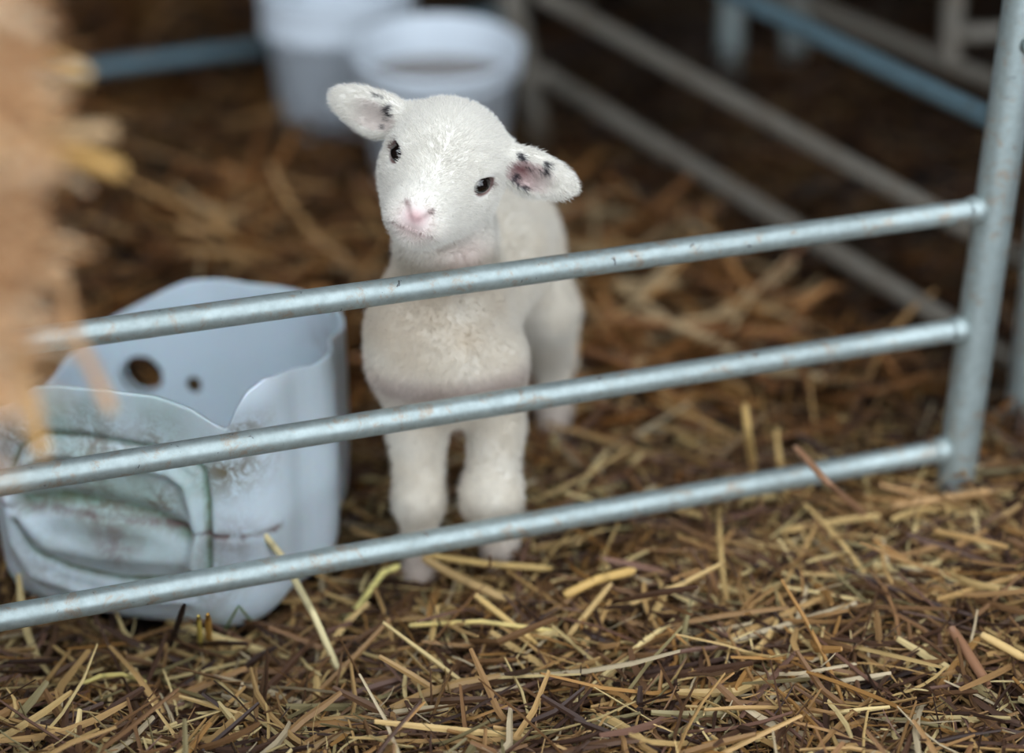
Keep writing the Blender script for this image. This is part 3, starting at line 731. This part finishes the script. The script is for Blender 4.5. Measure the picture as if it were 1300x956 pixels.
# ------------------------------------------------------------------ bales
def bale(name, x0, x1, y0, y1, z0, z1, label, nst, bulge):
    # body: rounded box grid with a rough surface
    N = 28; V_ = []; F_ = []
    def face(o_, u_, v_):
        b = len(V_)
        for i in range(N+1):
            for j in range(N+1): V_.append(o_+u_*i/N+v_*j/N)
        for i in range(N):
            for j in range(N): a = b+i*(N+1)+j; F_.append((a, a+1, a+N+2, a+N+1))
    o_ = np.array([x0, y0, z0], float); X = np.array([x1-x0, 0, 0]); Y = np.array([0, y1-y0, 0]); Z = np.array([0, 0, z1-z0])
    face(o_, Z, Y); face(o_+X, Y, Z); face(o_, X, Z); face(o_+Y, Z, X); face(o_, Y, X); face(o_+Z, X, Y)
    V_ = np.array(V_); c = o_+(X+Y+Z)/2; hd = np.array([x1-x0, y1-y0, z1-z0])/2
    q = (V_-c)/hd; r = .10
    e = np.abs(q); sh_ = 1 - r*np.clip((np.sort(e, 1)[:, 1]-.8)/.2, 0, 1)**2*.6
    V_ = c + q*hd*sh_[:, None]
    V_ += (V_-c)/np.linalg.norm(V_-c, axis=1)[:, None]*(.02*(vnoise(V_[:, 1]*30+V_[:, 0]*9, V_[:, 2]*30+V_[:, 0]*11)-.5))[:, None]*np.array([1, 1, .15])
    root = empty(name, (c[0], c[1], z0)); tag(root, label, 'bale', 'straw bales stacked at the left')
    L0 = np.array([c[0], c[1], z0])
    mesh('bale_body', V_-L0, F_, M_BALE, root)
    # twine loops
    for yy in (c[1]-hd[1]*.4, c[1]+hd[1]*.4):
        pts = [(x0-.004, yy, z0+.02), (x0-.004, yy, z1-.02), (x0+.02, yy, z1+.004), (x1-.02, yy, z1+.004), (x1+.003, yy, z1-.02), (x1+.003, yy, z0+.02)]
        mesh('twine', *tube(np.array(pts)-L0, .0022, 8), M_TWINE, root)
    # loose straw over the faces towards the pen
    u = rng.random((nst, 2)); wch = rng.random(nst)
    px_ = np.where(wch < .6, x1, x0+(x1-x0)*u[:, 0]); py_ = np.where(wch < .6, y0+(y1-y0)*u[:, 0]**.7, np.where(wch < .8, y0, y1)); pz_ = z0+(z1-z0)*u[:, 1]
    out = np.where((wch < .6)[:, None], [1., 0, 0], np.where((wch < .8)[:, None], [0, -1., 0], [0, 1., 0]))
    amt = bulge*rng.random(nst)**1.6*(.4+1.1*vnoise(pz_*14+2, py_*9))
    tang = rng.normal(0, 1, (nst, 3)); dd = tang*.75+out*rng.uniform(-.1, 1.1, (nst, 1)); dd /= np.linalg.norm(dd, axis=1)[:, None]
    az = np.arctan2(dd[:, 1], dd[:, 0]); pit = np.arcsin(dd[:, 2])
    L = rng.uniform(.03, .08, nst)
    cxyz = np.stack([px_, py_, pz_], -1)+out*amt[:, None]
    pal = np.array([srgb(*c_)[:3] for c_ in [(226,184,138),(216,168,120),(202,154,108),(186,140,98),(232,196,150),(206,154,104),(158,112,76),(220,194,160)]])
    cc = pal[rng.integers(0, len(pal), nst)]
    so = straw_mesh(cxyz[:, 0]-L0[0], cxyz[:, 1]-L0[1], cxyz[:, 2]-L0[2], az, pit, L, rng.uniform(.002, .005, nst), cc, name='loose_straw', par=root)
    so['kind'] = 'stuff'
    return root, L0
bale('straw_bale', -.80, -.36, .78, 1.22, -.01, .50, 'lower straw bale standing on the ground under the overhanging one', 1500, .01)
UB = bale('straw_bale', -.72, -.258, .84, 1.14, .505, .90, 'upper golden straw bale bulging in at the left edge, very close', 5000, .03)
def jut(pts, r, rgb):
    v_, f_ = tube(np.array(pts)-UB[1], r, 8)
    mesh('jutting_stalk', v_, f_, M_STRAW, UB[0], True, np.tile(np.array(srgb(*rgb)[:3]), (len(v_), 1)))
jut([P(20, 330, 1.10), P(78, 352, 1.12), P(92, 420, 1.13), P(118, 470, 1.135), P(140, 520, 1.14)], .0032, (214, 168, 122))
jut([P(-20, 380, 1.09), P(18, 430, 1.10), P(38, 500, 1.11), P(52, 575, 1.12)], .0040, (224, 170, 96))
jut([P(20, 175, 1.10), P(90, 195, 1.12), P(152, 216, 1.14)], .0042, (222, 176, 104))
jut([P(10, 60, 1.10), P(60, 76, 1.12), P(108, 96, 1.13)], .0042, (226, 186, 124))
jut([P(10, 150, 1.08), P(80, 168, 1.12), P(140, 168, 1.14)], .0046, (196, 164, 122))

# ------------------------------------------------------------------ single stalks one can point at
def stalk(pts, r, rgb, label, cat='straw stalk', tip=None, name='straw_stalk'):
    r = r*1.12
    pts = [np.asarray(p_, float) for p_ in pts]; n_ = len(pts)
    # resample
    dense = []
    for i in range(n_-1):
        for t_ in np.linspace(0, 1, 6, endpoint=False): dense.append(pts[i]*(1-t_)+pts[i+1]*t_)
    dense.append(pts[-1]); dense = np.array(dense); m_ = len(dense)
    rr = np.full(m_, r); rr[-1] = r*.55; rr[0] = r*.8
    if tip: rr[-6:] = np.linspace(r*.6, .0003, 6)
    v_, f_ = tube(dense, rr, 8)
    nodec = np.tile(np.array(srgb(*rgb)[:3]), (len(v_), 1))
    for i in range(0, m_, 7): nodec[i*8:(i+1)*8] *= .72
    o = mesh(name, v_, f_, M_STRAW, None, True, nodec)
    tag(o, label, cat, 'single stalks lying on the bedding'); return o
def g3(px, py, h=.016):
    p_ = PZ(px, py, .012); return PZ(px, py, float(ground(p_[0], p_[1]))+h+.011)
stalk([g3(428, 848, .010), P(398, 780, 1.60), P(372, 732, 1.642), P(358, 706, 1.648), P(333, 676, 1.652), P(300, 656, 1.652)], .0026, (226, 210, 160), 'pale stalk leaning up behind the lowest rail against the white trough', tip=True)
stalk([g3(425, 812), g3(455, 770, .022), g3(486, 727, .03), g3(508, 718, .032)], .0024, (222, 208, 130), 'bright yellow bent stalk in front of the lamb\'s left-hand hoof')
stalk([g3(541, 705, .03), g3(620, 716, .024), g3(702, 722)], .0026, (204, 172, 110), 'tan stalk lying level below the lamb\'s two front hooves')
stalk([g3(538, 709, .034), g3(585, 735, .026), g3(642, 762)], .0030, (190, 158, 108), 'thick tan stalk slanting down right from under the lowest rail by the hooves')
stalk([g3(520, 794, .02), g3(610, 789, .024), g3(710, 802, .018)], .0017, (224, 200, 128), 'long thin yellow stalk lying across the lower middle of the straw')
stalk([g3(604, 756, .024), g3(682, 818, .014)], .0024, (214, 180, 116), 'golden stalk slanting down right, just below the right front hoof')
stalk([g3(716, 756, .018), g3(760, 735, .026), g3(806, 724, .024)], .0034, (206, 168, 100), 'broad golden stalk right of the front hooves near the lowest rail')
stalk([g3(718, 812, .016), g3(776, 741, .026)], .0022, (196, 164, 110), 'straight tan stalk slanting up right beneath the middle of the lowest rail')
stalk([g3(957, 592, .01), P(950, 552, 1.83), P(945, 512, 1.83)], .0032, (206, 172, 110), 'single stalk standing upright between the middle and lowest rails')
stalk([P(1010, 568, 1.745), P(1050, 612, 1.70), g3(1098, 654, .02)], .0026, (150, 112, 84), 'brown stalk leaning over the lowest rail near the gate post')
stalk([g3(1130, 643, .02), g3(1200, 632, .024), g3(1260, 623, .02)], .0032, (182, 144, 98), 'broad tan stalk lying level just below the foot of the gate post')
stalk([g3(1247, 806, .018), g3(1305, 838, .018)], .0030, (214, 180, 120), 'bright stalk running off the right edge near the bottom corner')
stalk([g3(1208, 798, .022), g3(1256, 872, .014)], .0036, (146, 106, 78), 'wide brown stalk pointing down at the bottom right')
stalk([g3(104, 868, .014), g3(128, 858, .02), g3(155, 856, .022), g3(186, 866, .014)], .0016, (214, 196, 120), 'thin pale stalk arched on the bedding below the trough')
stalk([g3(255, 824, .004), P(252, 782, 1.575)], .0018, (218, 196, 96), 'left of two short upright stubs in front of the trough')
stalk([g3(266, 822, .0), P(264, 780, 1.575)], .0022, (196, 150, 72), 'right of two short upright stubs in front of the trough')
stalk([g3(284, 803, .012), P(303, 769, 1.60), g3(322, 793, .012)], .0009, (110, 140, 84), 'thin green grass blade bent like a roof before the trough', 'grass blade', name='grass_blade')
stalk([g3(216, 820, .01), P(234, 768, 1.575)], .0022, (48, 36, 34), 'short dark stalk sticking up in front of the trough')
# ------------------------------------------------------------------ light: open barn front, overcast daylight
w = bpy.data.worlds.new('sky'); S.world = w; w.use_nodes = True
nt = w.node_tree; bg = nt.nodes['Background']
bg.inputs['Color'].default_value = (.84, .91, 1.0, 1); bg.inputs['Strength'].default_value = 1.0
S.view_settings.view_transform = 'Standard'; S.view_settings.look = 'None'; S.view_settings.gamma = 1; S.view_settings.exposure = 1.62
try: S.view_settings.use_curve_mapping = False
except Exception: pass
